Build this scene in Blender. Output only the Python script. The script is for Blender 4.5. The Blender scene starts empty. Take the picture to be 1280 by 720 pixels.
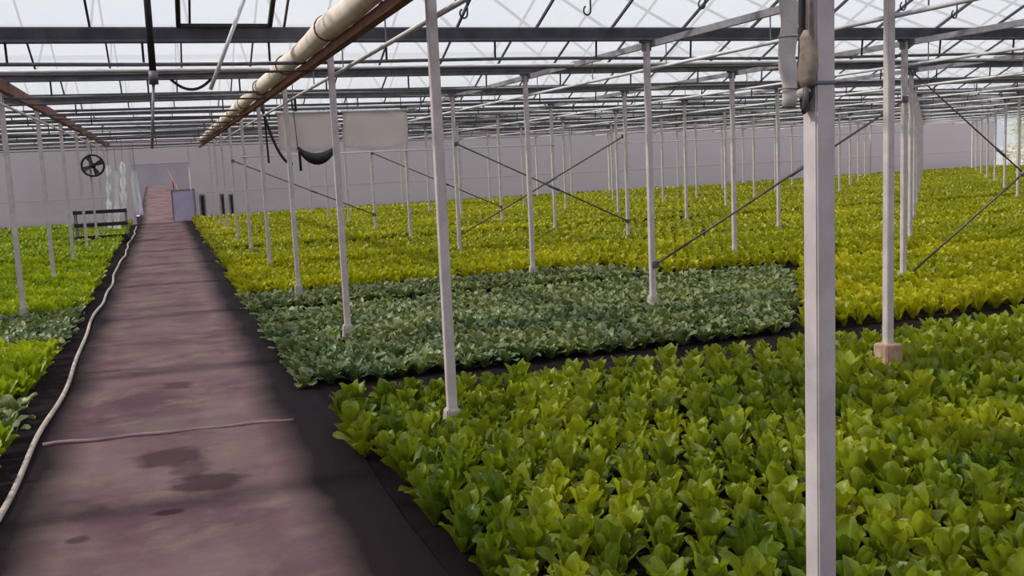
import bpy, bmesh, math, random
import numpy as np
from mathutils import Vector, Matrix
random.seed(7); RNG = np.random.default_rng(7)
SC = bpy.context.scene; COL = SC.collection
PI = math.pi

# ------------------------------------------------------------------ camera
F = 1247.8; YAW = .3306; PITCH = .1281; ROLL = .0443; CZ = 1.66
fw = Vector((math.sin(YAW)*math.cos(PITCH), math.cos(YAW)*math.cos(PITCH), -math.sin(PITCH)))
rt = Vector((math.cos(YAW), -math.sin(YAW), 0)); up = rt.cross(fw)
cr, sr = math.cos(ROLL), math.sin(ROLL)
R2 = cr*rt - sr*up; U2 = sr*rt + cr*up
cd = bpy.data.cameras.new('camera'); cam = bpy.data.objects.new('camera', cd); COL.objects.link(cam)
cd.sensor_width = 36; cd.lens = F/1280*36; cd.clip_start = .05; cd.clip_end = 500
cam.matrix_world = Matrix(((R2.x, U2.x, -fw.x, 0), (R2.y, U2.y, -fw.y, 0), (R2.z, U2.z, -fw.z, CZ), (0, 0, 0, 1)))
SC.camera = cam

def ray(x, y): return fw + R2*((x-640)/F) + U2*((360-y)/F)
def at_y(x, y, Y):
    d = ray(x, y); t = Y/d.y; return Vector((d.x*t, Y, CZ+d.z*t))
def at_z(x, y, z):
    d = ray(x, y); t = (z-CZ)/d.z; return Vector((d.x*t, d.y*t, z))
def in_view(X, Y, Z=.1, mx=.42, my=.3):
    v = Vector((X, Y, Z-CZ)); d = v.dot(fw)
    if d < .3: return False
    return abs(v.dot(R2)/d*F) < 640*(1+mx) and abs(v.dot(U2)/d*F) < 360*(1+my)

# ------------------------------------------------------------------ grid of the house
X0, A, Y0, B = 1.533, 3.189, 2.093, 3.581
EAVE = 2.84; RIDGE = EAVE + .80
def RX(i): return X0 + A*i
def GY(j): return Y0 + B*j
WALL_K, WALL_C = .153, 37.0                     # end wall: y = C + K x (not quite square to the path)
XL, XR = -13.2, 43.5
def wally(x): return WALL_C + WALL_K*x

# ------------------------------------------------------------------ materials
def srgb(r, g, b):
    f = lambda c: (c/255/12.92) if c/255 <= .04045 else ((c/255+.055)/1.055)**2.4
    return (f(r), f(g), f(b), 1)
def newmat(name):
    m = bpy.data.materials.new(name); m.use_nodes = True; m.node_tree.nodes.clear(); return m, m.node_tree
def N(nt, t, **kw):
    n = nt.nodes.new(t)
    for k, v in kw.items():
        if k in n.inputs: n.inputs[k].default_value = v
        else: setattr(n, k, v)
    return n
def mix(nt, fac, a, b, mode='MIX'):
    n = nt.nodes.new('ShaderNodeMix'); n.data_type = 'RGBA'; n.blend_type = mode
    for s, v in ((n.inputs[0], fac), (n.inputs[6], a), (n.inputs[7], b)):
        if hasattr(v, 'is_output') or isinstance(v, bpy.types.NodeSocket): nt.links.new(v, s)
        else: s.default_value = v
    return n.outputs[2]
def ramp(nt, src, p0, p1):
    n = nt.nodes.new('ShaderNodeMapRange'); n.inputs[1].default_value = p0; n.inputs[2].default_value = p1
    nt.links.new(src, n.inputs[0]); return n.outputs[0]
def noise(nt, vec, scale, detail=3, rough=.5):
    n = N(nt, 'ShaderNodeTexNoise', Scale=scale, Detail=detail, Roughness=rough)
    if vec is not None: nt.links.new(vec, n.inputs['Vector'])
    return n.outputs['Fac']
def plain(name, c1, c2=None, rough=.55, metal=0, scale=9, bump=0):
    m, nt = newmat(name)
    p = N(nt, 'ShaderNodeBsdfPrincipled', Roughness=rough, Metallic=metal); o = N(nt, 'ShaderNodeOutputMaterial')
    tc = N(nt, 'ShaderNodeTexCoord')
    if c2 is None: c2 = tuple(x*.8 for x in c1[:3]) + (1,)
    nf = noise(nt, tc.outputs['Object'], scale, 4, .6)
    nt.links.new(mix(nt, ramp(nt, nf, .35, .68), c1, c2), p.inputs['Base Color'])
    if bump:
        b = N(nt, 'ShaderNodeBump', Strength=bump, Distance=.01); nt.links.new(nf, b.inputs['Height']); nt.links.new(b.outputs[0], p.inputs['Normal'])
    nt.links.new(p.outputs[0], o.inputs[0]); return m
def leafmat(name, c_lo, c_hi, c_alt, trans=.35, rough=.42, tcol=None, scale=1.3, band=None):
    m, nt = newmat(name)
    o = N(nt, 'ShaderNodeOutputMaterial'); p = N(nt, 'ShaderNodeBsdfPrincipled', Roughness=rough)
    g = N(nt, 'ShaderNodeNewGeometry'); oi = N(nt, 'ShaderNodeObjectInfo')
    n1 = noise(nt, g.outputs['Position'], scale, 2); n2 = noise(nt, g.outputs['Position'], 13, 2)
    c = mix(nt, ramp(nt, n2, .32, .68), c_lo, c_hi)
    c = mix(nt, ramp(nt, n1, .45, .7), c, c_alt)
    if band:                                        # stretched noise: some rows of plants are darker than others
        mp = N(nt, 'ShaderNodeMapping'); mp.inputs['Scale'].default_value = (.10, band[0], 0); nt.links.new(g.outputs['Position'], mp.inputs[0])
        bf = N(nt, 'ShaderNodeMath', operation='MULTIPLY'); bf.inputs[1].default_value = band[1]
        nt.links.new(ramp(nt, noise(nt, mp.outputs[0], 1.0, 2), .46, .62), bf.inputs[0]); c = mix(nt, bf.outputs[0], c, band[2])
    r = N(nt, 'ShaderNodeMath', operation='MULTIPLY'); r.inputs[1].default_value = .45; nt.links.new(oi.outputs['Random'], r.inputs[0])
    c = mix(nt, r.outputs[0], c, c_alt)
    # pale midrib and veins follow the leaf's own u coordinate
    uv = N(nt, 'ShaderNodeUVMap'); sx = N(nt, 'ShaderNodeSeparateXYZ'); nt.links.new(uv.outputs[0], sx.inputs[0])
    ab = N(nt, 'ShaderNodeMath', operation='ABSOLUTE'); nt.links.new(sx.outputs[0], ab.inputs[0])
    rib = ramp(nt, ab.outputs[0], .16, .02)
    ribf = N(nt, 'ShaderNodeMath', operation='MULTIPLY'); ribf.inputs[1].default_value = .4; nt.links.new(rib, ribf.inputs[0])
    pale = tuple(min(1, x*1.6+.03) for x in c_hi[:3]) + (1,)
    c = mix(nt, ribf.outputs[0], c, pale)
    nt.links.new(c, p.inputs['Base Color'])
    t = N(nt, 'ShaderNodeBsdfTranslucent')
    nt.links.new(mix(nt, 1.0, c, tcol or (1.5, 1.35, .5, 1), 'MULTIPLY'), t.inputs['Color'])
    b = N(nt, 'ShaderNodeBump', Strength=.35, Distance=.004); nt.links.new(noise(nt, g.outputs['Position'], 70, 2), b.inputs['Height']); nt.links.new(b.outputs[0], p.inputs['Normal'])
    ms = N(nt, 'ShaderNodeMixShader', Fac=trans); nt.links.new(p.outputs[0], ms.inputs[1]); nt.links.new(t.outputs[0], ms.inputs[2])
    nt.links.new(ms.outputs[0], o.inputs[0]); return m

M = {}
M['post'] = plain('post_paint', srgb(212, 200, 198), srgb(184, 172, 172), .5, 0, 6)
M['concrete'] = plain('footing_concrete', srgb(190, 182, 172), srgb(150, 142, 132), .9, 0, 14, .4)
M['brickish'] = plain('footing_pink', srgb(196, 160, 138), srgb(160, 126, 104), .9, 0, 14, .4)
M['steel'] = plain('galvanised', srgb(120, 116, 124), srgb(92, 88, 96), .5, .3, 8)
M['gutter'] = plain('gutter_grey', srgb(104, 102, 114), srgb(74, 72, 84), .6, 0, 5)
M['rust'] = plain('rusty_steel', srgb(136, 84, 62), srgb(98, 60, 56), .8, 0, 7, .3)
M['rail'] = plain('rail_grey', srgb(150, 146, 150), srgb(112, 106, 112), .5, .2, 5)
M['whitepipe'] = plain('white_pipe', srgb(228, 224, 226), srgb(200, 196, 200), .35, 0, 4)
M['black'] = plain('black_rubber', srgb(36, 32, 38), srgb(22, 20, 24), .6)
M['glazbar'] = plain('glazing_bar', srgb(70, 68, 78), srgb(52, 50, 60), .6)
M['brace'] = plain('brace_rod', srgb(104, 96, 92), srgb(76, 70, 64), .55, .3, 6)
M['hose'] = plain('pale_hose', srgb(205, 188, 172), srgb(160, 142, 130), .6, 0, 12)
M['film'] = plain('white_film', srgb(232, 224, 224), srgb(206, 198, 200), .45, 0, 2.5)
M['screen'] = plain('pale_screen_roll', srgb(250, 234, 216), srgb(230, 208, 194), .7, 0, 6, .4)
M['sleeve'] = plain('grey_sleeve', srgb(208, 198, 196), srgb(182, 172, 170), .8, 0, 5)
M['cloth'] = plain('tan_cloth', srgb(168, 152, 136), srgb(120, 104, 92), .9, 0, 22, .5)
M['rope'] = plain('rope', srgb(205, 192, 178), srgb(160, 146, 134), .9, 0, 40)
M['lavender'] = plain('lavender_board', srgb(196, 186, 212), srgb(178, 168, 196), .6, 0, 3)
M['whiteplastic'] = plain('white_plastic', srgb(240, 238, 240), srgb(216, 214, 218), .4, 0, 4)
M['trimgrey'] = plain('trim_grey', srgb(206, 198, 200), srgb(190, 182, 186), .6, 0, 3)
M['corridor'] = plain('corridor_grey', srgb(150, 142, 146), srgb(138, 130, 134), .9, 0, 1)
M['soil'] = plain('dark_soil', srgb(34, 24, 26), srgb(20, 14, 17), .95, 0, 5, .6)
M['soil'].node_tree.nodes['Principled BSDF'].inputs['Specular IOR Level'].default_value = .1
M['gravel'] = plain('pale_gravel', srgb(214, 208, 206), srgb(186, 180, 180), .95, 0, .6)
M['let'] = leafmat('lettuce_leaf', srgb(58, 82, 14), srgb(102, 126, 26), srgb(162, 170, 38), .34, band=(1.1, .55, srgb(62, 84, 16)))
M['yel'] = leafmat('yellow_green_leaf', srgb(126, 138, 14), srgb(168, 174, 22), srgb(192, 190, 34), .36, scale=.5, band=(.85, .5, srgb(98, 110, 20)))
M['bra'] = leafmat('grey_green_leaf', srgb(64, 88, 52), srgb(102, 122, 78), srgb(136, 140, 82), .2, .38, (1.2, 1.25, .8, 1))
M['lft'] = leafmat('fresh_leaf', srgb(98, 124, 14), srgb(142, 166, 26), srgb(170, 184, 34), .36)
M['bush'] = leafmat('bush_leaf', srgb(120, 132, 60), srgb(150, 160, 84), srgb(170, 174, 100), .35, scale=.6)

def glassmat(name, tcol, wcol, f, tl):
    m, nt = newmat(name); o = N(nt, 'ShaderNodeOutputMaterial')
    t = N(nt, 'ShaderNodeBsdfTransparent', Color=tcol); d = N(nt, 'ShaderNodeBsdfDiffuse', Color=wcol); l = N(nt, 'ShaderNodeBsdfTranslucent', Color=wcol)
    a = N(nt, 'ShaderNodeMixShader', Fac=tl); nt.links.new(d.outputs[0], a.inputs[1]); nt.links.new(l.outputs[0], a.inputs[2])
    s = N(nt, 'ShaderNodeMixShader', Fac=f); nt.links.new(t.outputs[0], s.inputs[1]); nt.links.new(a.outputs[0], s.inputs[2])
    nt.links.new(s.outputs[0], o.inputs[0]); return m
M['roofglass'] = glassmat('whitewashed_glass', (.93, .95, .98, 1), (.80, .80, .81, 1), .42, .85)
M['wallfilm'] = glassmat('grey_wall_film', (.92, .88, .90, 1), srgb(200, 194, 195), .84, .72)
M['film'] = glassmat('white_film', (1, 1, 1, 1), srgb(238, 228, 226), .97, .55)
M['whiteplastic'] = glassmat('thin_white_plastic', (1, 1, 1, 1), (.96, .96, .97, 1), .97, .5)
M['frontfilm'] = glassmat('front_wall_film', (.9, .9, .9, 1), srgb(128, 122, 124), .97, .4)  # film of the unseen front wall, dulled to dim light on the posts
M['sideglass'] = glassmat('clear_side_glass', (.93, .95, .93, 1), (.85, .85, .83, 1), .25, .6)

def pathmat():
    m, nt = newmat('path_covering'); o = N(nt, 'ShaderNodeOutputMaterial'); p = N(nt, 'ShaderNodeBsdfPrincipled')
    g = N(nt, 'ShaderNodeNewGeometry'); P = g.outputs['Position']
    mp = N(nt, 'ShaderNodeMapping'); mp.inputs['Scale'].default_value = (.9, 1.0, 1); nt.links.new(P, mp.inputs[0])
    n1 = noise(nt, mp.outputs[0], 1.1, 4, .55)
    c = mix(nt, ramp(nt, n1, .34, .66), srgb(88, 63, 70), srgb(116, 92, 94))
    n2 = noise(nt, mp.outputs[0], 2.3, 6, .68)
    c = mix(nt, ramp(nt, n2, .46, .66), c, srgb(118, 100, 92))
    # distance from the path's middle, broken up by noise
    sx = N(nt, 'ShaderNodeSeparateXYZ'); nt.links.new(P, sx.inputs[0])
    ax = N(nt, 'ShaderNodeMath', operation='ADD'); nt.links.new(sx.outputs[0], ax.inputs[0]); ax.inputs[1].default_value = .06
    ab = N(nt, 'ShaderNodeMath', operation='ABSOLUTE'); nt.links.new(ax.outputs[0], ab.inputs[0])
    w = N(nt, 'ShaderNodeMath', operation='ADD'); nt.links.new(ab.outputs[0], w.inputs[0])
    wn = N(nt, 'ShaderNodeMath', operation='MULTIPLY'); nt.links.new(n1, wn.inputs[0]); wn.inputs[1].default_value = .3; nt.links.new(wn.outputs[0], w.inputs[1])
    edge = ramp(nt, w.outputs[0], .66, .90)
    c = mix(nt, edge, c, srgb(26, 17, 20))          # fades darker towards both margins
    stain = None
    for (sx_, sy_, ra, rb, k) in [(-.10, 6.08, .20, .20, .8), (.10, 5.47, .20, .17, .85), (-.11, 5.06, .075, .045, 1.0), (-.58, 5.32, .17, .20, .6), (.02, 5.8, .10, .2, .6), (-.02, 8.15, .11, .14, .7), (-.3, 7.2, .5, .12, .25), (-.5, 4.85, .05, .05, .7)]:
        q = N(nt, 'ShaderNodeMapping'); q.inputs['Location'].default_value = (-sx_/ra, -sy_/rb, 0); q.inputs['Scale'].default_value = (1/ra, 1/rb, 0); nt.links.new(P, q.inputs[0])
        l = N(nt, 'ShaderNodeVectorMath', operation='LENGTH'); nt.links.new(q.outputs[0], l.inputs[0])
        ad = N(nt, 'ShaderNodeMath', operation='ADD'); nt.links.new(l.outputs['Value'], ad.inputs[0])
        nn = N(nt, 'ShaderNodeMath', operation='MULTIPLY'); nt.links.new(noise(nt, P, 9, 2), nn.inputs[0]); nn.inputs[1].default_value = 1.1; nt.links.new(nn.outputs[0], ad.inputs[1])
        r = ramp(nt, ad.outputs[0], 1.75, 1.25)
        mu = N(nt, 'ShaderNodeMath', operation='MULTIPLY'); nt.links.new(r, mu.inputs[0]); mu.inputs[1].default_value = k
        c = mix(nt, mu.outputs[0], c, srgb(58, 40, 45))
    nt.links.new(c, p.inputs['Base Color']); p.inputs['Roughness'].default_value = .85; p.inputs['Specular IOR Level'].default_value = .12
    b = N(nt, 'ShaderNodeBump', Strength=.3, Distance=.02); nt.links.new(n2, b.inputs['Height']); nt.links.new(b.outputs[0], p.inputs['Normal'])
    nt.links.new(p.outputs[0], o.inputs[0]); return m
M['path'] = pathmat(); M['seam'] = plain('path_seam', srgb(150, 118, 124), srgb(104, 78, 84), .7, 0, 3)  # seam paler than the path: the fold's highlight is put into its colour

# ------------------------------------------------------------------ mesh helpers
def obj(name, bm, m, parent=None, smooth=False):
    me = bpy.data.meshes.new(name); bm.to_mesh(me); bm.free()
    if smooth:
        for p in me.polygons: p.use_smooth = True
    me.materials.append(M[m]); o = bpy.data.objects.new(name, me); COL.objects.link(o)
    if parent: o.parent = parent
    return o
def tag(o, label, cat, group=None, kind=None):
    o['label'] = label; o['category'] = cat
    if group: o['group'] = group
    if kind: o['kind'] = kind
    return o
def empty(name, loc=(0, 0, 0), rz=0):
    o = bpy.data.objects.new(name, None); COL.objects.link(o); o.location = loc; o.rotation_euler = (0, 0, rz); o.empty_display_size = .1; return o
def struct(name, bm, m, parent=None):
    o = obj(name, bm, m, parent); o['kind'] = 'structure'; return o
def box(bm, x0, x1, y0, y1, z0, z1, bev=0):
    r = bmesh.ops.create_cube(bm, size=1)
    for v in r['verts']:
        v.co = Vector((x0+(v.co.x+.5)*(x1-x0), y0+(v.co.y+.5)*(y1-y0), z0+(v.co.z+.5)*(z1-z0)))
    if bev:
        es = list({e for v in r['verts'] for e in v.link_edges}); bmesh.ops.bevel(bm, geom=es, offset=bev, segments=2, affect='EDGES')
    return bm
def tube(bm, pts, r, seg=8, caps=True):
    pts = [Vector(p) for p in pts]; rings = []; rs = r if isinstance(r, (list, tuple)) else [r]*len(pts)
    ref = None
    for k, p in enumerate(pts):
        t = (pts[min(k+1, len(pts)-1)]-pts[max(k-1, 0)]).normalized()
        if ref is None:
            ref = t.orthogonal().normalized()
        ref = (ref - t*ref.dot(t)).normalized(); s = t.cross(ref)
        rings.append([bm.verts.new(p + (ref*math.cos(2*PI*q/seg)+s*math.sin(2*PI*q/seg))*rs[k]) for q in range(seg)])
    for a, b in zip(rings, rings[1:]):
        for q in range(seg): bm.faces.new((a[q], a[(q+1) % seg], b[(q+1) % seg], b[q]))
    if caps: bm.faces.new(list(reversed(rings[0]))); bm.faces.new(rings[-1])
    return bm
def frustum(bm, w0, w1, z0, z1, bev=.008):
    r = bmesh.ops.create_cube(bm, size=1)
    for v in r['verts']:
        w = w1 if v.co.z > 0 else w0; v.co = Vector((v.co.x*w, v.co.y*w, z1 if v.co.z > 0 else z0))
    es = list({e for v in r['verts'] for e in v.link_edges}); bmesh.ops.bevel(bm, geom=es, offset=bev, segments=2, affect='EDGES')
    return bm
def BM(): return bmesh.new()
def copy_tree(o, parent=None):
    c = o.copy(); COL.objects.link(c)
    if parent: c.parent = parent
    for ch in [q for q in CH.get(o.name, [])]: copy_tree(ch, c)
    return c
CH = {}
def note(o): CH[o.parent.name] = CH.get(o.parent.name, []) + [o]; return o
ORD = ['first', 'second', 'third', 'fourth', 'fifth', 'sixth', 'seventh', 'eighth', 'ninth', 'tenth', 'eleventh', 'twelfth', 'thirteenth', 'fourteenth', 'fifteenth', 'sixteenth']

# ------------------------------------------------------------------ setting: ground, path, walls, roof
fl = BM(); box(fl, XL-.3, XR+.3, -13, 44.2, -.3, 0); struct('floor', fl, 'soil')
og = BM(); box(og, -120, 160, -60, 160, -.6, -.302); struct('ground', og, 'gravel')
fl2 = BM(); box(fl2, -6, 8, 44.2, 60, -.302, -.02); struct('ground_corridor', fl2, 'gravel')
pa = BM()
ys = [-3 + .5*k for k in range(81)]; L = []
for y in ys:
    wob = .02*math.sin(y*1.7)
    L.append([pa.verts.new((x, y, .012 + .004*math.sin(3*x+y))) for x in (-.89+wob, -.5, -.1, .3, .96-wob)])
for a, b in zip(L, L[1:]):
    for q in range(4): pa.faces.new((a[q], a[q+1], b[q+1], b[q]))
path = struct('path', pa, 'path')
sm = BM(); tube(sm, [(-.84 + .085*k, 6.72 - .008*k + .015*math.sin(k*1.3), .018+.003*math.sin(k)) for k in range(19)], .014, 8)
obj('seam', sm, 'seam', path, True)
# ramp beyond the end wall
rp = BM(); a = [rp.verts.new(p) for p in ((-.9, 37.0, .012), (.74, 37.0, .012), (.25, 50, 1.15), (-.72, 50, 1.15))]; rp.faces.new(a)
struct('path_ramp', rp, 'path')

def wallstrip(x0, x1, z0, z1, n=1):
    bm = BM(); t = .02
    for k in range(n):
        xa = x0+(x1-x0)*k/n; xb = x0+(x1-x0)*(k+1)/n
        vs = [bm.verts.new((x, wally(x)+d, z)) for d in (0, t) for (x, z) in ((xa, z0), (xb, z0), (xb, z1), (xa, z1))]
        for f in ((0, 1, 2, 3), (7, 6, 5, 4), (0, 4, 5, 1), (1, 5, 6, 2), (2, 6, 7, 3), (3, 7, 4, 0)): bm.faces.new([vs[i] for i in f])
    return bm
wb = wallstrip(XL, -.95, 0, 3.7); w2 = struct('wall_back', wb, 'wallfilm')
struct('wall_back_right', wallstrip(.95, XR, 0, 3.7), 'wallfilm'); struct('wall_back_lintel', wallstrip(-.95, .95, 2.05, 3.7), 'wallfilm')
# frame rails of the end wall
for nm, z in (('trim_1', .98), ('trim_2', 2.1)):
    bm = BM()
    for xa, xb in ((XL, -.95), (.95, XR)):
        if nm == 'trim_1': tube(bm, [(xa, wally(xa)-.015, z), (xb, wally(xb)-.015, z)], .012, 6)
    if nm == 'trim_2': tube(bm, [(-.95, wally(-.95)-.03, 0), (-.95, wally(-.95)-.03, 2.05), (.95, wally(.95)-.03, 2.05), (.95, wally(.95)-.03, 0)], .03, 6)
    struct(nm, bm, 'trimgrey')
# corridor beyond
bm = BM(); box(bm, -6, 6, 52, 52.1, 0, 5.0); struct('wall_corridor', bm, 'corridor')
# side walls
bm = BM(); box(bm, XR, XR+.02, -12.2, wally(XR), 0, EAVE); struct('wall_right', bm, 'sideglass')
bm = BM(); box(bm, XL-.02, XL, -12.2, wally(XL), 0, EAVE); struct('wall_left', bm, 'wallfilm')
bm = BM(); box(bm, XL, XR, -12.25, -12.23, 0, EAVE+.05); struct('wall_front', bm, 'frontfilm')
for nm, x in (('trim_3', XR-.03),):
    bm = BM()
    for k in range(0, 14): box(bm, x-.05, x+.02, 2+k*3.58-.04, 2+k*3.58+.04, 0, EAVE)
    box(bm, x-.02, x+.02, -3, wally(XR), .9, .97); struct(nm, bm, 'whitepipe')

# roof: ridges and gutters run across the path
JMAX = 11
roof = struct('ceiling', BM(), 'roofglass')
def xstart(y): return max(XL, (y-WALL_C)/WALL_K)
gl = BM(); bars = {}
for j in range(-4, JMAX):
    for s in (0, 1):
        ya, za, yb, zb = (GY(j), EAVE+.055, GY(j)+B/2, RIDGE) if s == 0 else (GY(j)+B/2, RIDGE, GY(j)+B, EAVE+.06)
        xs = max(xstart(ya), xstart(yb)); 
        if xs > XR-1: continue
        vs = [gl.verts.new(p) for p in ((xs, ya, za+.012), (XR, ya, za+.012), (XR, yb, zb+.012), (xs, yb, zb+.012))]; gl.faces.new(vs)
        bb = BM(); k0 = math.ceil((xs-X0)/(A/4)-.5)
        x = X0+(k0+.5)*A/4
        while x < XR:
            d = Vector((0, yb-ya, zb-za)); n = Vector((0, -d.z, d.y)).normalized()*.026
            c = []
            for (yy, zz) in ((ya, za), (yb, zb)):
                for q in (0, 1):
                    for sx in (-.009, .009): c.append(bb.verts.new((x+sx, yy-n.y*q, zz-n.z*q)))
            for f in ((0, 1, 3, 2), (4, 6, 7, 5), (0, 4, 5, 1), (2, 3, 7, 6), (0, 2, 6, 4), (1, 5, 7, 3)): bb.faces.new([c[i] for i in f])
            x += A/4
        struct('glazing_bars', bb, 'glazbar', roof)
    y = GY(j)+B/2; xs = xstart(y)
    if xs < XR-1:
        bb = BM(); box(bb, xs, XR, y-.03, y+.03, RIDGE-.05, RIDGE+.03); struct('ridge', bb, 'glazbar', roof)
gl.to_mesh(roof.data); gl.free()
# trough gutters (pressed-steel profile) carry the roof
prof = [(-.10, .062), (-.088, .062), (-.05, -.02), (.05, -.02), (.088, .062), (.10, .062), (.10, .050), (.062, -.035), (.062, -.055), (-.062, -.055), (-.062, -.035), (-.10, .050)]
for j in range(-4, JMAX+1):
    xs = xstart(GY(j))
    if xs > XR-1: continue
    bm = BM(); r0 = [bm.verts.new((xs, GY(j)+p, EAVE+q)) for p, q in prof]; r1 = [bm.verts.new((XR, GY(j)+p, EAVE+q)) for p, q in prof]
    n = len(prof)
    for k in range(n): bm.faces.new((r0[k], r1[k], r1[(k+1) % n], r0[(k+1) % n]))
    bm.faces.new(r0); bm.faces.new(list(reversed(r1)))
    bmesh.ops.recalc_face_normals(bm, faces=bm.faces)
    struct('trim_%d' % (14+j), bm, 'gutter')

# ------------------------------------------------------------------ posts
def make_post(foot):
    r = empty('support_post'); w = .028
    b = BM(); box(b, -w, w, -w, w, .03, EAVE-.055, .004); note(obj('shaft', b, 'post', r))
    b = BM(); frustum(b, .15 if foot else .12, .14 if foot else .085, 0, .26 if foot else .195); note(obj('concrete_footing', b, 'brickish' if foot else 'concrete', r))
    b = BM(); box(b, -.06, .06, -.045, .045, EAVE-.075, EAVE-.056); 
    for s in (-1, 1): box(b, s*.03-.003, s*.03+.003, -.045, .045, EAVE-.16, EAVE-.07)
    note(obj('head_bracket', b, 'steel', r)); return r
protoA = make_post(False); protoB = make_post(True); usedA = usedB = False
rowname = {-4: 'fourth row left of the path', -3: 'third row left of the path', -2: 'second row left of the path', -1: 'row lining the left of the path', 0: 'row lining the right of the path', 1: 'second row right of the path', 2: 'third row right of the path', 3: 'fourth row right of the path', 4: 'fifth row right of the path', 5: 'sixth row right of the path'}
cnt = {}
for i in range(-4, 14):
    for j in range(0, JMAX+1):
        x, y = RX(i), GY(j)
        if y > wally(x)-.4 or x > XR-.5 or x < XL+.3: continue
        if not (in_view(x, y, .2, .1, .2) or in_view(x, y, 1.2, .1, .2) or in_view(x, y, 2.3, .1, .2)): continue
        if (i, j) == (1, 1):
            p = protoB; usedB = True
        elif not usedA: p = protoA; usedA = True
        else: p = copy_tree(protoA)
        p.location = (x, y, 0)
        k = cnt[i] = cnt.get(i, 0)+1
        if (i, j) == (0, 0): lab = 'big pale grey square post closest to the camera, with a cloth bundle tied on it'
        elif (i, j) == (1, 1): lab = 'pale grey post standing on a pinkish square footing behind the big post'
        elif (i, j) == (0, 1): lab = 'tall pale post rising from the near lettuce bed beside the path'
        elif i in rowname and k <= 8: lab = 'slim pale roof post, %s in the %s' % (ORD[k-1], rowname[i])
        else: lab = 'distant slim roof post, %s in the %s' % (ORD[k-1], '%s row right of the path' % ORD[i] if i >= 0 else rowname[i])
        tag(p, lab, 'post', 'roof posts standing in rows through the beds')

# ------------------------------------------------------------------ rails and pipes under the roof
for i in range(-4, 14):
    x = RX(i); ye = wally(x)-.1
    if x > XR-.5 or x < XL: continue
    y0 = GY(0)-.6 if i < 2 else GY(1)-.6 if i < 4 else GY(2) if i < 8 else GY(5)
    side = 'lining the right of the path' if i == 0 else 'lining the left of the path' if i == -1 else '%s to the right of the path' % ORD[i] if i > 0 else '%s left of the path' % ORD[-i-1]
    rusty = i in (0, -1)
    b = BM(); h = .075 if i == 0 else .13 if i == -1 else .06
    if i == 0: box(b, x-.225, x-.16, y0, ye, EAVE-.30, EAVE-.23)
    else: box(b, x+.032, x+.032+(.07 if rusty else .045), y0, ye, EAVE-.058-h, EAVE-.058)
    tag(obj('roof_rail', b, 'rust' if rusty else 'rail'), ('rusty brown roof rail, post row ' if rusty else 'grey steel roof rail, post row ')+side, 'rail', 'lengthwise rails under the roof')
    b = BM(); tube(b, [(x+.06, y0, EAVE-.33), (x+.06, ye, EAVE-.33)], .017, 8)
    t = obj('water_pipe', b, 'whitepipe', None, True); tag(t, 'white water pipe under the rail of the row '+side, 'pipe', 'white lengthwise pipes')
    hb = BM(); 
    y = y0+.3
    for q in range(14):
        if y > min(ye, y0+26): break
        h1 = BM(); tube(h1, [(x+.06, y, EAVE-.31), (x+.06, y, EAVE-.115)], .006, 5); obj('pipe_hanger', h1, 'steel', t); y += B/2
    hb.free()
for j in range(2, JMAX):
    y = GY(j); xs = xstart(y)+.9
    if xs > XR-2: continue
    for q, (dz, dy, r, nm) in enumerate(((-.225, .055, .016, 'upper'), (-.30, .10, .012, 'lower'))):
        b = BM()
        pts = []; x = max(xs, -10.5)
        while x < XR-.1: pts.append((x, y+dy, EAVE+dz+.012*math.sin(x*1.1+j*2+q))); x += .8
        tube(b, pts, r, 6)
        o = obj('heating_pipe' if q == 0 else 'wire_cable', b, 'steel' if q == 0 else 'brace', None, True)
        tag(o, ('thin grey heating pipe' if q == 0 else 'thin dark wire cable') + ' slung across the house below the %s roof gutter in view' % ORD[j-2], 'pipe' if q == 0 else 'cable', 'cross pipes under the gutters' if q == 0 else 'cross cables under the gutters')
        if q == 0:
            x = X0-A*2+A/6; n = 0
            while x < XR-1 and n < 40:
                if in_view(x, y, EAVE-.1, .1, .2) and x > xs:
                    h1 = BM(); tube(h1, [(x, y+.04, EAVE-.04), (x, y+.055, EAVE+dz+.01)], .011, 5); obj('pipe_hanger', h1, 'black', o); n += 1
                x += A/3
# mid-bay shading tubes (pale) just under the roof
for j in range(2, 9):
    y = GY(j)+B*.55; xs = xstart(y)+.2
    b = BM(); tube(b, [(max(xs, -9), y, EAVE-.1), (min(XR-.2, 20+2*j), y, EAVE-.08)], .02, 6)
    o = tag(obj('shade_roller', b, 'whitepipe', None, True), 'pale shade roller tube across the house behind the %s gutter in view' % ORD[j-2], 'roller', 'shade rollers between the gutters')
    for i in range(-3, 10):
        if max(xs, -9) < RX(i)+.05 < min(XR-.2, 20+2*j):
            h1 = BM(); box(h1, RX(i)+.035, RX(i)+.075, y-.012, y+.012, EAVE-.125, EAVE-.05); obj('roller_bracket', h1, 'steel', o)
# pale pipe at head height across the middle
for (j, z, xa, xb, lab) in ((5, 1.93, RX(0)-.05, RX(2)+.05, 'thin white pipe at head height between posts beyond the hanging white sheet'), (6, 1.95, RX(3), RX(6), 'thin pale pipe at head height across the far rows to the right')):
    b = BM(); tube(b, [(xa, GY(j)-.05, z), (xb, GY(j)-.05, z)], .014, 6); tag(obj('cross_pipe', b, 'whitepipe', None, True), lab, 'pipe')

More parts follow.
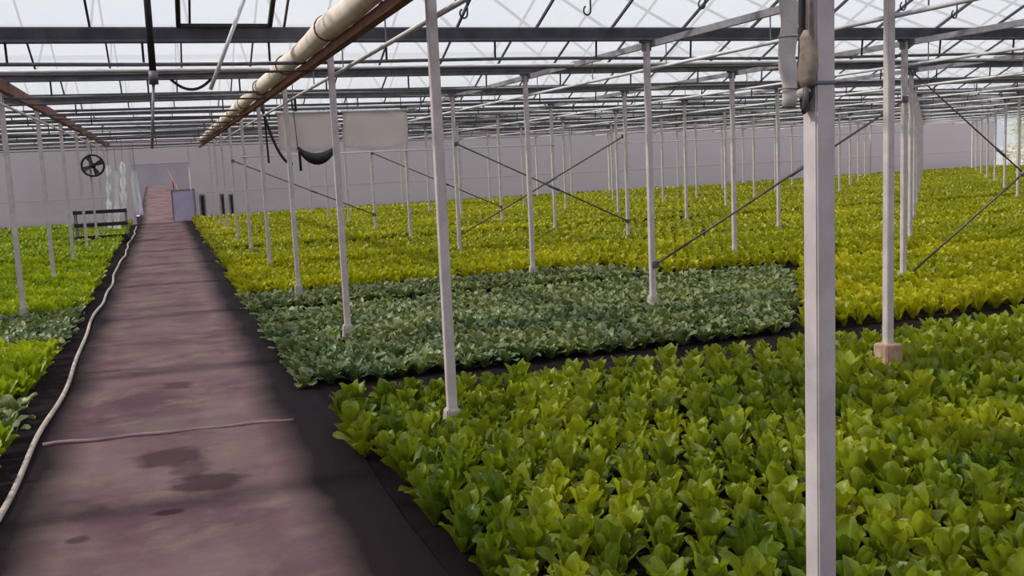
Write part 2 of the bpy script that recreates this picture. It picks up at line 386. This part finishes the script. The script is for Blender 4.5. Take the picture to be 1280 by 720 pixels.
# rolled screen on the rusty rail beside the path
b = BM(); x = X0+.0
pts = [(x-.265+.006*math.sin(k*1.9), GY(0)+.2+k*.9, EAVE-.15+.008*math.sin(k*2.3)) for k in range(36)]
tube(b, pts, [.085+.005*math.sin(k*1.3) for k in range(36)], 12)
o = tag(obj('rolled_screen', b, 'screen', None, True), 'long pale rolled-up shade screen running along the rusty rail beside the path', 'screen')
for k in range(0, 36, 3):
    p = pts[k]; t = BM(); tube(t, [(p[0]+.092*math.cos(a), p[1], p[2]+.092*math.sin(a)) for a in [q*PI/8 for q in range(17)]], .008, 5); obj('tie', t, 'rust', o)

# ------------------------------------------------------------------ diagonal braces
def brace(j, i1, z1, i2, z2, lab, dy=-.045):
    a = Vector((RX(i1)+.02, GY(j)+dy, z1)); c = Vector((RX(i2)-.02, GY(j)+dy, z2)); d = (c-a).normalized()
    r = empty('brace_rod', a); b = BM(); tube(b, [(0, 0, 0), c-a], .013, 8); obj('rod', b, 'brace', r, True)
    b = BM(); m = (c-a)*.55; tube(b, [m-d*.11, m+d*.11], .024, 8); obj('turnbuckle', b, 'steel', r, True)
    for e in (Vector((0, 0, 0)), c-a):
        b = BM(); box(b, e.x-.035, e.x+.035, e.y-.008, e.y+.020, e.z-.035, e.z+.035, .004); obj('end_plate', b, 'steel', r)
    tag(r, lab, 'brace', 'diagonal brace rods between posts')
brace(4, 1, 1.96, 2, .46, 'dark brace rod sloping down to the right in the middle distance')
brace(4, 1, .40, 2, 1.98, 'thin brace rod rising to the right, crossing the dark one', .045)
brace(2, 1, .52, 2, 2.13, 'brace rod rising to the right that passes behind the big post')
brace(2, 2, .14, 3, 2.2, 'brace rod climbing out of the bed at the right border of the picture')
brace(3, 3, 2.7, 4, .38, 'brace rod falling to the right under the roof at far right')
brace(6, 0, 1.9, 1, .5, 'small distant brace rod falling right behind the hanging white sheet')
brace(6, 1, 1.95, 2, .5, 'small distant brace rod falling right between rows past the white sheet')

# ------------------------------------------------------------------ hanging things
# white sheet between the first two rows
yS = GY(4)-.1
def sheet(x0, x1, z0, z1, nm, n=14):
    b = BM(); g = []
    for k in range(n+1):
        u = k/n; col = []
        for q in range(7):
            v = q/6; z = z0+(z1-z0)*v - .05*math.sin(u*PI)*(1-v)
            col.append(b.verts.new((x0+(x1-x0)*u, yS+.035*math.sin(u*9+v*3)*(1-.4*v)+.02*math.sin(v*7), z)))
        g.append(col)
    for a, c in zip(g, g[1:]):
        for q in range(6): b.faces.new((a[q], c[q], c[q+1], a[q+1]))
    bmesh.ops.solidify(b, geom=list(b.faces), thickness=.012); return b
pL, pM, pM2, pR = at_y(346, 140, yS), at_y(421, 138, yS), at_y(428, 138, yS), at_y(508, 137, yS)
zt = pR.z; zb = at_y(470, 183, yS).z
for (xa, xb, lab) in ((pL.x, pM.x, 'left, narrower white plastic sheet hung under the roof beside the path row'), (pM2.x, pR.x, 'wide white plastic sheet hung under the roof, right of its narrower twin')):
    r = empty('hanging_sheet', ((xa+xb)/2, yS, zt)); o = obj('sheet', sheet(xa-(xa+xb)/2, xb-(xa+xb)/2, zb-zt, 0, 's'), 'film', r, True); o.location = (0, -yS, 0)
    b = BM(); tube(b, [(xa-(xa+xb)/2-.03, 0, 0), (xb-(xa+xb)/2+.03, 0, 0)], .018, 8); obj('top_rod', b, 'whitepipe', r, True)
    for s in (.08, .92):
        b = BM(); xx = (xa-(xa+xb)/2)*(1-s)+(xb-(xa+xb)/2)*s; tube(b, [(xx, 0, 0), (xx, .04, EAVE-.05-zt)], .006, 5); obj('hanger_wire', b, 'black', r)
    tag(r, lab, 'sheet', 'white sheets hung under the roof')
# dark bundle slung below the narrower sheet
a, m, c = at_y(372, 184, yS-.22), at_y(393, 197, yS-.22), at_y(420, 181, yS-.22)
b = BM(); pts = []; rr = []
for k in range(13):
    u = k/12; p = a.lerp(c, u); p.z -= (abs(a.z-m.z)+.03)*math.sin(u*PI)**.8; pts.append(p); rr.append(.02+.075*math.sin(u*PI))
r = empty('tarp_bundle', m); o = obj('tarp', tube(b, [p-m for p in pts], rr, 10), 'black', r, True)
for p in (a, c):
    b = BM(); tube(b, [p-m, Vector((p.x, yS+.05, EAVE-.05))-m], .007, 5); obj('hanger_wire', b, 'black', r)
tag(r, 'dark sagging tarp bundle slung below the narrower white sheet', 'bundle')
# sagging cables
def sag(p, q, drop, r, lab, mat='black', grp='sagging black cables'):
    b = BM(); n = 14
    tube(b, [p.lerp(q, k/n)-Vector((0, 0, drop*4*(k/n)*(1-k/n))) for k in range(n+1)], r, 6)
    tag(obj('sagging_cable', b, mat, None, True), lab, 'cable', grp)
sag(at_y(325, 128, GY(4)-.2), at_y(366, 205, GY(4)-.2), .25, .022, 'black cable looping down left of the narrower white sheet')
def gut(px, j):
    p = at_y(px, 90, GY(j)); p.z = EAVE-.045; return p
sag(gut(212, 3), gut(264, 3), .13, .018, 'short black cable sagging over the path under the roof')
pg = gut(366, 4)
sag(pg, Vector((pg.x+.02, pg.y, at_y(368, 214, GY(4)).z)), .0, .022, 'black cable hanging straight beside the narrower white sheet')
pg = gut(326, 4)
sag(pg, Vector((pg.x+.02, pg.y, at_y(331, 204, GY(4)).z)), .0, .016, 'black cable hanging down beside the third row post by the path')
# hanging hose over the path
p0 = at_y(191, -120, 7.46); p0.z = RIDGE-.03; p1 = at_y(192, 100, 7.46); p2 = at_y(190, 186, 7.46)
r = empty('hanging_hose', p1)
b = BM(); tube(b, [p0-p1, Vector((.004, 0, (p0.z-p1.z)*.5)), Vector((0, 0, 0))], .024, 10); obj('hose', b, 'black', r, True)
b = BM(); tube(b, [Vector((0, 0, 0)), p2-p1], .010, 8); obj('thin_hose_end', b, 'rail', r, True)
b = BM(); tube(b, [Vector((0, 0, -.03)), Vector((0, 0, .06))], .032, 10); obj('coupling', b, 'steel', r, True)
tag(r, 'black hose hanging straight down above the path, thinner and paler at its end', 'hose')
# roof vent above the path with opener rod
def slope_pt(x, s):                       # on the near slope above gutter 2
    return Vector((x, GY(2)-s*B/2, EAVE+.02+s*.72))
def px_x(px, py):
    return at_y(px, py, GY(2)-.1).x
va, vb = px_x(223, 36), px_x(337, 36)
r = empty('roof_vent', slope_pt((va+vb)/2, .07)); bl = slope_pt((va+vb)/2, .07)
def strut(nm, p, q, w, mat):
    b = BM(); tube(b, [p-bl, q-bl], w, 4); return obj(nm, b, mat, r)
strut('frame_side', slope_pt(va, .07), slope_pt(va, .8), .026, 'black'); strut('frame_side', slope_pt(vb, .07), slope_pt(vb, .8), .026, 'black')
strut('frame_bottom', slope_pt(va, .07), slope_pt(vb, .07), .022, 'black'); strut('frame_top', slope_pt(va, .8), slope_pt(vb, .8), .022, 'black')
tag(r, 'black framed roof vent in the glass above the path', 'roof vent')
b = BM(); q0, q1 = at_y(312, -20, 8.3), at_y(263, 112, 8.3); tube(b, [q1, q0], .016, 8)
tag(obj('vent_opener_rod', b, 'whitepipe', None, True), 'pale slanting opener rod reaching up to the roof vent', 'rod')
# wire hooks from the first ridge
for px, py, lab in ((583, 22, 'wire hook hanging from the roof just right of the tall path-side post'), (737, 18, 'wire hook hanging from the roof, second from the tall path-side post'), (880, 10, 'wire hook hanging from the roof left of the big post'), (1131, 12, 'wire hook hanging from the roof beside the pink-footed post'), (1195, 22, 'wire hook hanging from the roof furthest to the right')):
    e = at_y(px, py, 7.46); b = BM()
    pts = [(e.x+.01, 7.46, RIDGE-.015), (e.x+.01, 7.46, e.z+.06)] + [(e.x-.02+.03*math.cos(t), 7.46, e.z+.03+.035*math.sin(t)) for t in [.2-k*.45 for k in range(11)]]
    tube(b, pts, .007, 6); tag(obj('wire_hook', b, 'black', None, True), lab, 'hook', 'wire hooks hanging from the roof ridge')
# grey rolled sleeve next to the big post
yq = GY(1)-.03; s0 = at_y(986, 134, yq)
r = empty('rolled_sleeve', s0)
b = BM(); n = 14; hgt = EAVE-.03-s0.z
tube(b, [(.012*math.sin(k*.9), 0, hgt*k/n) for k in range(n+1)], [.045+.012*min(1, k/4)+.003*math.sin(k*2.1) for k in range(n+1)], 12); obj('sleeve', b, 'sleeve', r, True)
for z in (.12, .45):
    b = BM(); tube(b, [(.062*math.cos(t), .062*math.sin(t), z) for t in [q*PI/8 for q in range(17)]], .006, 5); obj('tie', b, 'rope', r)
tag(r, 'pale grey rolled plastic sleeve hanging from the roof just left of the big post', 'roll')
# cloth bundle and cables tied on the big post (on its left face)
bx, by = X0-.028, Y0-.01
zb0 = 1.66+.06
r = empty('cable_bundle', (bx, by, zb0+.1))
def rel(*p): return Vector(p)-Vector((bx, by, zb0+.1))
b = BM(); tube(b, [rel(bx-.012, by+.012, EAVE-.1), rel(bx-.013, by+.014, 2.2), rel(bx-.014, by+.018, 1.93), rel(bx-.016, by+.022, 1.80), rel(bx-.018, by+.004, 1.745), rel(bx-.016, by-.018, 1.79)], .0085, 8); obj('black_cable', b, 'black', r, True)
b = BM(); tube(b, [rel(bx-.014, by-.012, EAVE-.1), rel(bx-.013, by-.010, 2.2), rel(bx-.012, by-.016, 1.9)], .007, 8); obj('pale_cord', b, 'rope', r, True)
b = BM()
prf = [(1.935, .010), (1.92, .018), (1.89, .021), (1.85, .024), (1.82, .023), (1.80, .017)]
tube(b, [rel(bx-.014, by-.006+.004*math.sin(k*2), z) for k, (z, w) in enumerate(prf)], [w for z, w in prf], 10); obj('cloth_wrap', b, 'cloth', r, True)
b = BM(); tube(b, [rel(bx-.016+.026*math.cos(t)*.7, by+.024*math.cos(t), 1.775+.028*math.sin(t)) for t in [q*PI/8 for q in range(17)]], .007, 6); obj('ring', b, 'steel', r, True)
b = BM(); tube(b, [rel(bx-.022, by-.016, 1.795), rel(bx-.026, by, 1.785), rel(bx-.022, by+.016, 1.79)], [.010, .015, .010], 8); obj('knot', b, 'rope', r, True)
b = BM(); tube(b, [rel(X0+.036*math.cos(t)*1.05, Y0+.036*math.sin(t)*1.05, 1.81) for t in [PI/4+q*PI/2 for q in range(5)]], .006, 5); obj('strap', b, 'steel', r)
tag(r, 'tan cloth wrap with black cables and ring tied on the big post', 'cable bundle')

# hose along the left edge of the path
b = BM(); pts = []
for k in range(140):
    y = 2.2+k*.235; pts.append((-.875+.022*math.sin(y*.9)+.012*math.sin(y*2.3+1), y, .030+.006*math.sin(y*3)))
tube(b, pts, .017, 8); tag(obj('garden_hose', b, 'hose', None, True), 'long pale hose lying along the left edge of the path', 'hose')

# ------------------------------------------------------------------ far end of the path
# white plastic flap left of the opening, clutter
yF = wally(-1.2)-.25
p = at_y(168, 212, yF); q = at_y(174, 269, yF)
r = empty('door_flap', (q.x, yF, 0)); b = BM(); g = []
for k in range(9):
    u = k/8; xx = (p.x-q.x)*(u)-.16; z = q.z+(p.z-q.z)*u
    g.append([b.verts.new((xx+.32*s*(1-.35*u), .05*math.sin(s*8+u*2), z)) for s in (0, .25, .5, .75, 1)])
for a, c in zip(g, g[1:]):
    for s in range(4): b.faces.new((a[s], a[s+1], c[s+1], c[s]))
bmesh.ops.solidify(b, geom=list(b.faces), thickness=.02); obj('flap', b, 'whiteplastic', r, True)
b = BM(); tube(b, [(p.x-q.x, 0, p.z-.01), (p.x-q.x, 0, EAVE-.05)], .012, 6); obj('cord', b, 'rail', r)
tag(r, 'bright white plastic door flap hanging left of the far path opening', 'door flap')
# plant trolley with shelves
p = at_y(128, 290, 27.5); r = empty('plant_trolley', (p.x, 27.5, 0))
for (sx, sy) in ((-.6, -.25), (.6, -.25), (.6, .25), (-.6, .25)):
    b = BM(); tube(b, [(sx, sy, .07), (sx, sy, .86)], .02, 6); obj('upright', b, 'rail', r)
    b = BM(); tube(b, [(sx, sy-.02, .06), (sx, sy+.02, .06)], .06, 12); obj('wheel', b, 'black', r)
for z in (.12, .44, .76):
    b = BM(); box(b, -.63, .63, -.28, .28, z, z+.03); box(b, -.63, .63, -.28, -.26, z+.03, z+.09); obj('shelf', b, 'black', r)
tag(r, 'black shelved plant trolley parked left of the path near the end wall', 'trolley')
# ventilation fan
p = at_y(116, 207, 27); r = empty('air_fan', p)
b = BM(); 
for rad in (.26,):
    for dy in (-.1, .1): tube(b, [(rad*math.cos(t), dy, rad*math.sin(t)) for t in [q*PI/12 for q in range(25)]], .022, 6)
for k in range(8): tube(b, [(.26*math.cos(k*PI/4), -.1, .26*math.sin(k*PI/4)), (.26*math.cos(k*PI/4), .1, .26*math.sin(k*PI/4))], .01, 5)
obj('guard', b, 'black', r)
b = BM(); tube(b, [(0, -.09, 0), (0, .1, 0)], .07, 12); obj('motor', b, 'black', r, True)
for k in range(4):
    b = BM(); t = k*PI/2+.4; c, s = math.cos(t), math.sin(t)
    vs = [b.verts.new(v) for v in ((.05*c-.03*s, -.03, .05*s+.03*c), (.05*c+.03*s, .03, .05*s-.03*c), (.23*c+.07*s, .04, .23*s-.07*c), (.23*c-.07*s, -.04, .23*s+.07*c))]; b.faces.new(vs)
    bmesh.ops.solidify(b, geom=list(b.faces), thickness=.008); obj('blade', b, 'steel', r)
b = BM(); tube(b, [(0, 0, .26), (0, 0, EAVE-p.z-.05)], .012, 6); obj('hanger_rod', b, 'steel', r)
tag(r, 'dark round air fan hanging left of the path near the far end', 'fan')
# white strips hanging near it
for k, (px, ya, yb, w, lab) in enumerate(((137, 205, 285, .10, 'tall thin white plastic strip hanging beside the air fan'), (147, 212, 292, .16, 'ragged white plastic strip hanging midway between fan and door flap'), (155, 200, 262, .14, 'ragged white plastic strip hanging next to the door flap'))):
    yy = 29+k*1.5; p, q = at_y(px-2, ya, yy), at_y(px, yb, yy); q.z = max(q.z, .2); b = BM(); g = []
    for n in range(11):
        u = n/10; ww = w*(1+.5*math.sin(n*2.2+k)); g.append([b.verts.new((q.x+(p.x-q.x)*u+ww*(s-.5), yy+.03*math.sin(s*5+n), q.z+(p.z-q.z)*u)) for s in (0, .5, 1)])
    for a, c in zip(g, g[1:]):
        for s in range(2): b.faces.new((a[s], a[s+1], c[s+1], c[s]))
    bmesh.ops.solidify(b, geom=list(b.faces), thickness=.01)
    r = empty('plastic_strip', (0, 0, 0)); r.location = (q.x, yy, q.z); o = obj('strip', b, 'whiteplastic', r, True); o.location = (-q.x, -yy, -q.z)
    b = BM(); tube(b, [(p.x-q.x, 0, p.z-q.z-.02), (p.x-q.x, 0, EAVE-.1-q.z)], .008, 5); obj('cord', b, 'rail', r)
    tag(r, lab, 'plastic strip', 'white plastic strips at the far end')
# lavender board and dark panels right of the opening
def wallbox(px0, px1, py0, py1, name, mat, lab, cat, grp=None, th=.12):
    y = wally(1.8)-.12; a, c = at_y(px0, py0, y), at_y(px1, py1, y); z0 = .0; z1 = a.z
    r = empty(name, ((a.x+c.x)/2, y, 0)); w = abs(c.x-a.x)/2
    b = BM(); box(b, -w, w, -th, 0, z0, z1, .01); obj('panel', b, mat, r)
    b = BM()
    for (x0, x1, zz0, zz1) in ((-w-.02, -w+.03, z0, z1), (w-.03, w+.02, z0, z1), (-w, w, z1-.03, z1+.02)): box(b, x0, x1, -th-.02, 0, zz0, zz1)
    obj('frame', b, 'rail', r); tag(r, lab, cat, grp)
wallbox(214, 245, 238, 266, 'lavender_board', 'lavender', 'lavender board standing against the end wall just right of the path opening', 'board', None, .04)
wallbox(249, 257, 244, 262, 'dark_panel', 'black', 'short dark upright panel against the end wall, closest to the lavender board', 'panel', 'dark upright panels at the end wall')
wallbox(275, 282, 243, 268, 'dark_panel', 'black', 'dark upright panel against the end wall, left one of the close pair', 'panel', 'dark upright panels at the end wall')
wallbox(286, 293, 243, 266, 'dark_panel', 'black', 'dark upright panel against the end wall, right one of the close pair', 'panel', 'dark upright panels at the end wall')
b = BM(); tube(b, [(.80, 37.4, .5), (.62, 41, .95), (.30, 49.5, 1.9)], .035, 8); r = obj('handrail', b, 'rust', None, True)
for t in ((.79, 37.6, .52), (.62, 41, .95), (.45, 45.3, 1.42)):
    b = BM(); tube(b, [(t[0], t[1], max(0, (t[1]-37)*.0875)), t], .03, 8); obj('baluster', b, 'rust', r)
tag(r, 'brown handrail rising beside the ramp beyond the path opening', 'handrail')

# ------------------------------------------------------------------ plants
def leaf_rows(L, W, nu, nv, tip, cup, curl, ruff, ph, petiole=.28):
    """grid of (x, r, z): leaf grows along +r then z by its bend; returns verts, uv"""
    V = []; UV = []
    for q in range(nv+1):
        v = 1-(1-q/nv)**1.35
        g = min(1, max(0, (v-.12)/.56)); w = W*(petiole + (1-petiole)*(g*g*(3-2*g)))
        if v > .68: w *= math.sqrt(max(0.0, 1-((v-.68)/.32)**2))*.9+.1*(1-v)/.32
        w = max(w, W*.2)
        for k in range(nu+1):
            u = k/nu*2-1
            x = u*w*.5; s = v*L
            lift = cup*(abs(u)**1.8)*w + ruff*abs(u)*math.sin(v*11+ph+u*2)*W*.16
            V.append((x, s, lift)); UV.append((u, v))
    return V, UV
def plant_arrays(leaves, nu, nv, rng):
    """leaves: list of (azimuth, length, width, tilt0, curl, cup, z0)"""
    VV = []; FF = []; UU = []
    for (az, L, W, tilt, curl, cup, z0, r0) in leaves:
        V, UV = leaf_rows(L, W, nu, nv, 1, cup, curl, .9, rng.random()*6)
        base = len(VV); roll = (rng.random()-.5)*.5
        ca, sa = math.cos(az), math.sin(az)
        # integrate the bend: angle from vertical grows with v
        prof = []; rr, zz = r0, z0; nstep = nv
        for q in range(nv+1):
            v = 1-(1-q/nv)**1.35; v2 = 1-(1-min(1, (q+1)/nv))**1.35
            prof.append((rr, zz, tilt+curl*v*v)); a = tilt+curl*((v+v2)/2)**2
            rr += L*(v2-v)*math.sin(a); zz += L*(v2-v)*math.cos(a)
        for idx, (x, s, lift) in enumerate(V):
            q = idx//(nu+1); r, z, a = prof[q]
            # lift points towards the plant's axis (up-in)
            pr = r-lift*math.cos(a); pz = z+lift*math.sin(a)
            xx = x*math.cos(roll); pz += x*math.sin(roll)*.5
            VV.append((pr*ca-xx*sa, pr*sa+xx*ca, pz))
        UU += UV
        for q in range(nv):
            for k in range(nu):
                a = base+q*(nu+1)+k; FF.append((a, a+1, a+nu+2, a+nu+1))
    return np.array(VV, np.float32), np.array(FF, np.int32), np.array(UU, np.float32)
def lettuce(rng, nu, nv, rings=((5, .165, .082, .55, .5), (5, .20, .086, .26, .25), (3, .20, .076, .10, .12))):
    Ls = []; off = rng.random()*6
    for ri, (n, L, W, t, c) in enumerate(rings):
        for k in range(n):
            Ls.append((off+ri*.55+2*PI*(k+rng.uniform(-.25, .25))/n, L*rng.uniform(.82, 1.14), W*rng.uniform(.8, 1.15), t*rng.uniform(.7, 1.25), c*rng.uniform(.2, 1.6), rng.uniform(.15, .4), .0, .006+.004*(2-ri)))
    return plant_arrays(Ls, nu, nv, rng)
def brassica(rng, nu, nv, n1=6, n2=5):
    Ls = []; off = rng.random()*6
    for ri, (n, L, W, t, c) in enumerate(((n1, .155, .085, .85, .75), (n2, .15, .07, .45, .8), (3, .13, .05, .15, .5))):
        for k in range(n):
            Ls.append((off+ri*.6+2*PI*(k+rng.uniform(-.3, .3))/n, L*rng.uniform(.8, 1.2), W*rng.uniform(.75, 1.15), t*rng.uniform(.7, 1.2), c*rng.uniform(.3, 1.5), rng.uniform(-.1, .3), .0, .01))
    return plant_arrays(Ls, nu, nv, rng)
def mesh_np(name, V, Fc, UV, mat):
    me = bpy.data.meshes.new(name); n = len(V); f = len(Fc)
    me.vertices.add(n); me.vertices.foreach_set('co', V.astype(np.float32).ravel())
    me.loops.add(f*4); me.loops.foreach_set('vertex_index', Fc.astype(np.int32).ravel())
    me.polygons.add(f); me.polygons.foreach_set('loop_start', np.arange(0, f*4, 4, dtype=np.int32)); me.polygons.foreach_set('loop_total', np.full(f, 4, np.int32))
    me.polygons.foreach_set('use_smooth', np.ones(f, bool))
    me.update(calc_edges=True)
    uv = me.uv_layers.new(name='UVMap'); uv.data.foreach_set('uv', UV[Fc.ravel()].astype(np.float32).ravel())
    me.materials.append(M[mat]); return me
def variants(fn, mat, name, n, nu, nv):
    return [mesh_np(name, *fn(RNG, nu, nv), mat) for _ in range(n)]
LOD = {'let': (lettuce, [lettuce(RNG, 2, 4) for _ in range(5)],
               [lettuce(RNG, 1, 2, ((4, .17, .10, .6, .5), (4, .19, .10, .25, .3))) for _ in range(5)]),
       'bra': (brassica, [brassica(RNG, 2, 4) for _ in range(5)], [brassica(RNG, 1, 3, 5, 4) for _ in range(5)])}
def stuff(name, pts, kind, mat, label, cat, thick=18):
    """one mesh of many plants, coarser far away"""
    Vs = []; Fs = []; Us = []; base = 0
    for (x, y, s) in pts:
        d = math.hypot(x, y); lv = LOD[kind][1] if d < thick else LOD[kind][2]
        V, Fc, U = lv[RNG.integers(len(lv))]
        a = RNG.random()*2*PI; c, q = math.cos(a), math.sin(a)
        W = np.empty_like(V); W[:, 0] = (V[:, 0]*c-V[:, 1]*q)*s+x; W[:, 1] = (V[:, 0]*q+V[:, 1]*c)*s+y; W[:, 2] = V[:, 2]*s*RNG.uniform(.88, 1.12)+.005
        Vs.append(W); Fs.append(Fc+base); Us.append(U); base += len(V)
    if not Vs: return
    me = mesh_np(name, np.concatenate(Vs), np.concatenate(Fs), np.concatenate(Us), mat)
    o = bpy.data.objects.new(name, me); COL.objects.link(o); tag(o, label, cat, None, 'stuff'); return o
def near_post(x, y):
    i = round((x-X0)/A); j = round((y-Y0)/B); return max(abs(x-RX(i)), abs(y-GY(j))) < (.15 if (i, j) == (1, 1) else .10)
GAPS = [2.1+4.69*k for k in range(0, 10)]
def grid(x0, x1, y0, y1, sp, jit=.022, gaps=()):
    out = []; r = 0; y = y0
    while y < y1:
        x = x0+(sp/2 if r % 2 else 0)
        while x < x1:
            px, py = x+random.uniform(-jit, jit), y+random.uniform(-jit, jit)
            if in_view(px, py) and not near_post(px, py) and all(abs(py-g) > .36 for g in gaps): out.append((px, py))
            x += sp
        y += sp*.92; r += 1
    return sorted(out, key=lambda p: math.hypot(*p))
def planting(pts, meshes, name, labeler, cat, n_ind, kind, mat, sname, slabel, smin=.9, smax=1.15):
    n = 0; rest = []
    for (x, y) in pts:
        s = random.uniform(smin, smax)
        if n < n_ind and in_view(x, y, .1, .02, .06):
            o = bpy.data.objects.new(name, random.choice(meshes)); COL.objects.link(o)
            o.location = (x, y, .006); o.rotation_euler = (random.uniform(-.12, .12), random.uniform(-.12, .12), random.uniform(0, 2*PI)); o.scale = (s, s, s*random.uniform(.9, 1.1))
            lab, grp = labeler(x, y); tag(o, lab, cat, grp); n += 1
        else: rest.append((x, y, s))
    if rest: stuff(sname, rest, kind, mat, slabel, cat)

mesh_let = variants(lettuce, 'let', 'lettuce_plant', 8, 4, 7)
mesh_yel = variants(lettuce, 'yel', 'endive_plant', 6, 2, 5)
mesh_bra = variants(brassica, 'bra', 'cabbage_seedling', 8, 3, 6)
mesh_lft = variants(lettuce, 'lft', 'salad_plant', 6, 3, 5)
XE = .98
# near right bed
def labA(x, y):
    if x < XE+.2: return 'bright green young lettuce at the path edge of the near right bed', 'lettuces edging the near bed'
    if x > y*X0/Y0: return 'broad-leaved green young lettuce in the near bed right of the big post', 'lettuces right of the big post'
    return 'broad-leaved green young lettuce in the near bed between path and big post', 'lettuces between path and big post'
planting([p for p in grid(XE, 9.6, .9, 6.56, .195) if p[0] > 1.14-.03*p[1]+(.03 if p[1] < 4.0 else 0)], mesh_let, 'lettuce_plant', labA, 'lettuce', 300, 'let', 'let', 'lettuce_mass', 'remaining green lettuces filling the back and sides of the near right bed')
# grey-green cabbage block
def xb(y): return 5.55
def labB(x, y):
    if x < XE+.12: return 'grey-green cabbage seedling at the path edge of the middle bed', 'cabbage seedlings edging the path'
    return 'grey-green cabbage seedling inside the bed behind the near lettuces', 'cabbage seedlings in the middle bed'
pb = [p for p in grid(XE-.06, 8.4, 7.60, 11.35, .18, .03) if p[0] < 5.0+.68*(p[1]-7.2)] + [p for p in grid(XE-.1, 6.0, 11.95, 13.1, .18, .03)]
planting(sorted(pb, key=lambda p: math.hypot(*p)), mesh_bra, 'cabbage_seedling', labB, 'cabbage seedling', 300, 'bra', 'bra', 'cabbage_mass', 'remaining grey-green cabbage seedlings at the back of the middle bed', .9, 1.15)
# yellow-green crop beyond and to the right
def labC(x, y):
    if y < 11.5: return 'yellow-green young endive behind the big post, right of the grey-green cabbages', 'endives right of the cabbages'
    return 'yellow-green young endive in the bed just beyond the grey-green cabbages', 'endives beyond the cabbages'
pc = [p for p in grid(5.0, 13, 7.58, 11.35, .2) if p[0] > 5.15+.68*(p[1]-7.2)]
pc2 = [p for p in grid(XE-.08, 20, 11.9, 16, .2) if not (p[0] < 6.1 and p[1] < 13.2)]
pc3 = [p for p in grid(XE-.05, XR-.3, 16, 44, .235, .03, GAPS[3:]) if p[1] < wally(p[0])-.5]
planting(sorted(pc+pc2+pc3, key=lambda p: math.hypot(*p)), mesh_yel, 'endive_plant', labC, 'endive', 300, 'let', 'yel', 'endive_mass', 'yellow-green endives filling the far beds right of the path to the end wall', .9, 1.12)
# left beds
def labD(x, y): 
    if y < 7: return 'fresh green salad plant at the lower left border, beside the hose', 'salad plants beside the hose'
    if y < 10.5: return 'fresh green salad plant in the small block left of the path between two grey-green blocks', 'salad plants between grey-green blocks'
    return 'fresh green salad plant in the long left bed beyond the grey-green block', 'salad plants of the long left bed'
pd = [p for p in grid(-3.6, -1.0, 4.4, 6.75, .188)] + [p for p in grid(-4.6, -1.1, 8.15, 10.1, .188)] + [p for p in grid(-6, -1.02, 12.9, 18, .2)]
tx = at_y(128, 290, 27.5).x
pd2 = [p for p in grid(-13, -1.05, 18, 36, .235, .03, (20.5, 25.3, 28, 30.5, 33)) if p[1] < wally(p[0])-.5 and not (abs(p[0]-tx) < .85 and abs(p[1]-27.5) < .5)]
planting(sorted(pd+pd2, key=lambda p: math.hypot(*p)), mesh_lft, 'salad_plant', labD, 'salad plant', 300, 'let', 'lft', 'salad_mass', 'fresh green salad plants filling the far beds left of the path', .9, 1.15)
def labE(x, y):
    if y < 8.2: return 'grey-green seedling in the dark nearer block left of the hose', 'seedlings of the nearer left block'
    return 'grey-green seedling in the farther block left of the hose', 'seedlings of the farther left block'
pe = [p for p in grid(-3.6, -1.05, 7.0, 8.0, .19, .03)] + [p for p in grid(-5, -1.1, 10.35, 12.7, .19, .03)]
planting(sorted(pe, key=lambda p: math.hypot(*p)), mesh_bra, 'cabbage_seedling', labE, 'cabbage seedling', 300, 'bra', 'bra', 'left_cabbage_mass', 'grey-green seedlings left over at the picture border')
# bushes outside the right glass wall
for k, (bx_, y) in enumerate(((47.5, 45.2), (50.5, 47.8), (54.5, 50.6), (51.5, 45.4))):
    Ls = []
    for q in range(420):
        th, ph = random.uniform(0, 2*PI), random.uniform(0, PI*.55); Ls.append((th, ph))
    V = []; Fc = []; U = []
    for th, ph in Ls:
        rr = 1.7*random.uniform(.6, 1); c = Vector((rr*.7*math.sin(ph)*math.cos(th), rr*math.sin(ph)*math.sin(th), .6+rr*1.6*math.cos(ph)))
        u = Vector((random.uniform(-1, 1), random.uniform(-1, 1), random.uniform(-1, 1))).normalized(); w = u.orthogonal().normalized(); base = len(V)
        for (a, d) in ((-1, 0), (0, -.5), (1, 0), (0, .5)): V.append(c+u*a*.16+w*d*.2); U.append((a, .5+d))
        Fc.append((base, base+1, base+2, base+3))
    me = mesh_np('garden_bush', np.array(V), np.array(Fc), np.array(U), 'bush')
    r = empty('garden_bush', (bx_, y, -.3)); o = bpy.data.objects.new('foliage', me); COL.objects.link(o); o.parent = r
    for s in range(3):
        b = BM(); tube(b, [(0, 0, 0), (.3*math.cos(s*2), .4*math.sin(s*2), .8), (.5*math.cos(s*2), .8*math.sin(s*2), 1.5)], [.05, .035, .015], 6); obj('stem', b, 'rust', r)
    tag(r, 'yellowish bush outside the right glass wall, partly hidden by posts', 'bush', 'bushes outside the right wall')

# ------------------------------------------------------------------ light
w = bpy.data.worlds.new('world'); SC.world = w; w.use_nodes = True; nt = w.node_tree; nt.nodes.clear()
bg = N(nt, 'ShaderNodeBackground', Color=(.79, .84, 1.0, 1), Strength=.86); ow = N(nt, 'ShaderNodeOutputWorld'); nt.links.new(bg.outputs[0], ow.inputs[0])
sd = bpy.data.lights.new('sun', 'SUN'); sd.energy = 4.6; sd.angle = math.radians(3); sd.color = (1, .95, .84)
so = bpy.data.objects.new('sun', sd); COL.objects.link(so)
dirv = Vector((.70, -.12, -.70)); so.rotation_euler = dirv.to_track_quat('-Z', 'Y').to_euler()
SC.view_settings.view_transform = 'Standard'; SC.view_settings.look = 'None'; SC.view_settings.exposure = 0; SC.view_settings.gamma = 1; SC.view_settings.use_curve_mapping = False
SC.cycles.transparent_max_bounces = 28
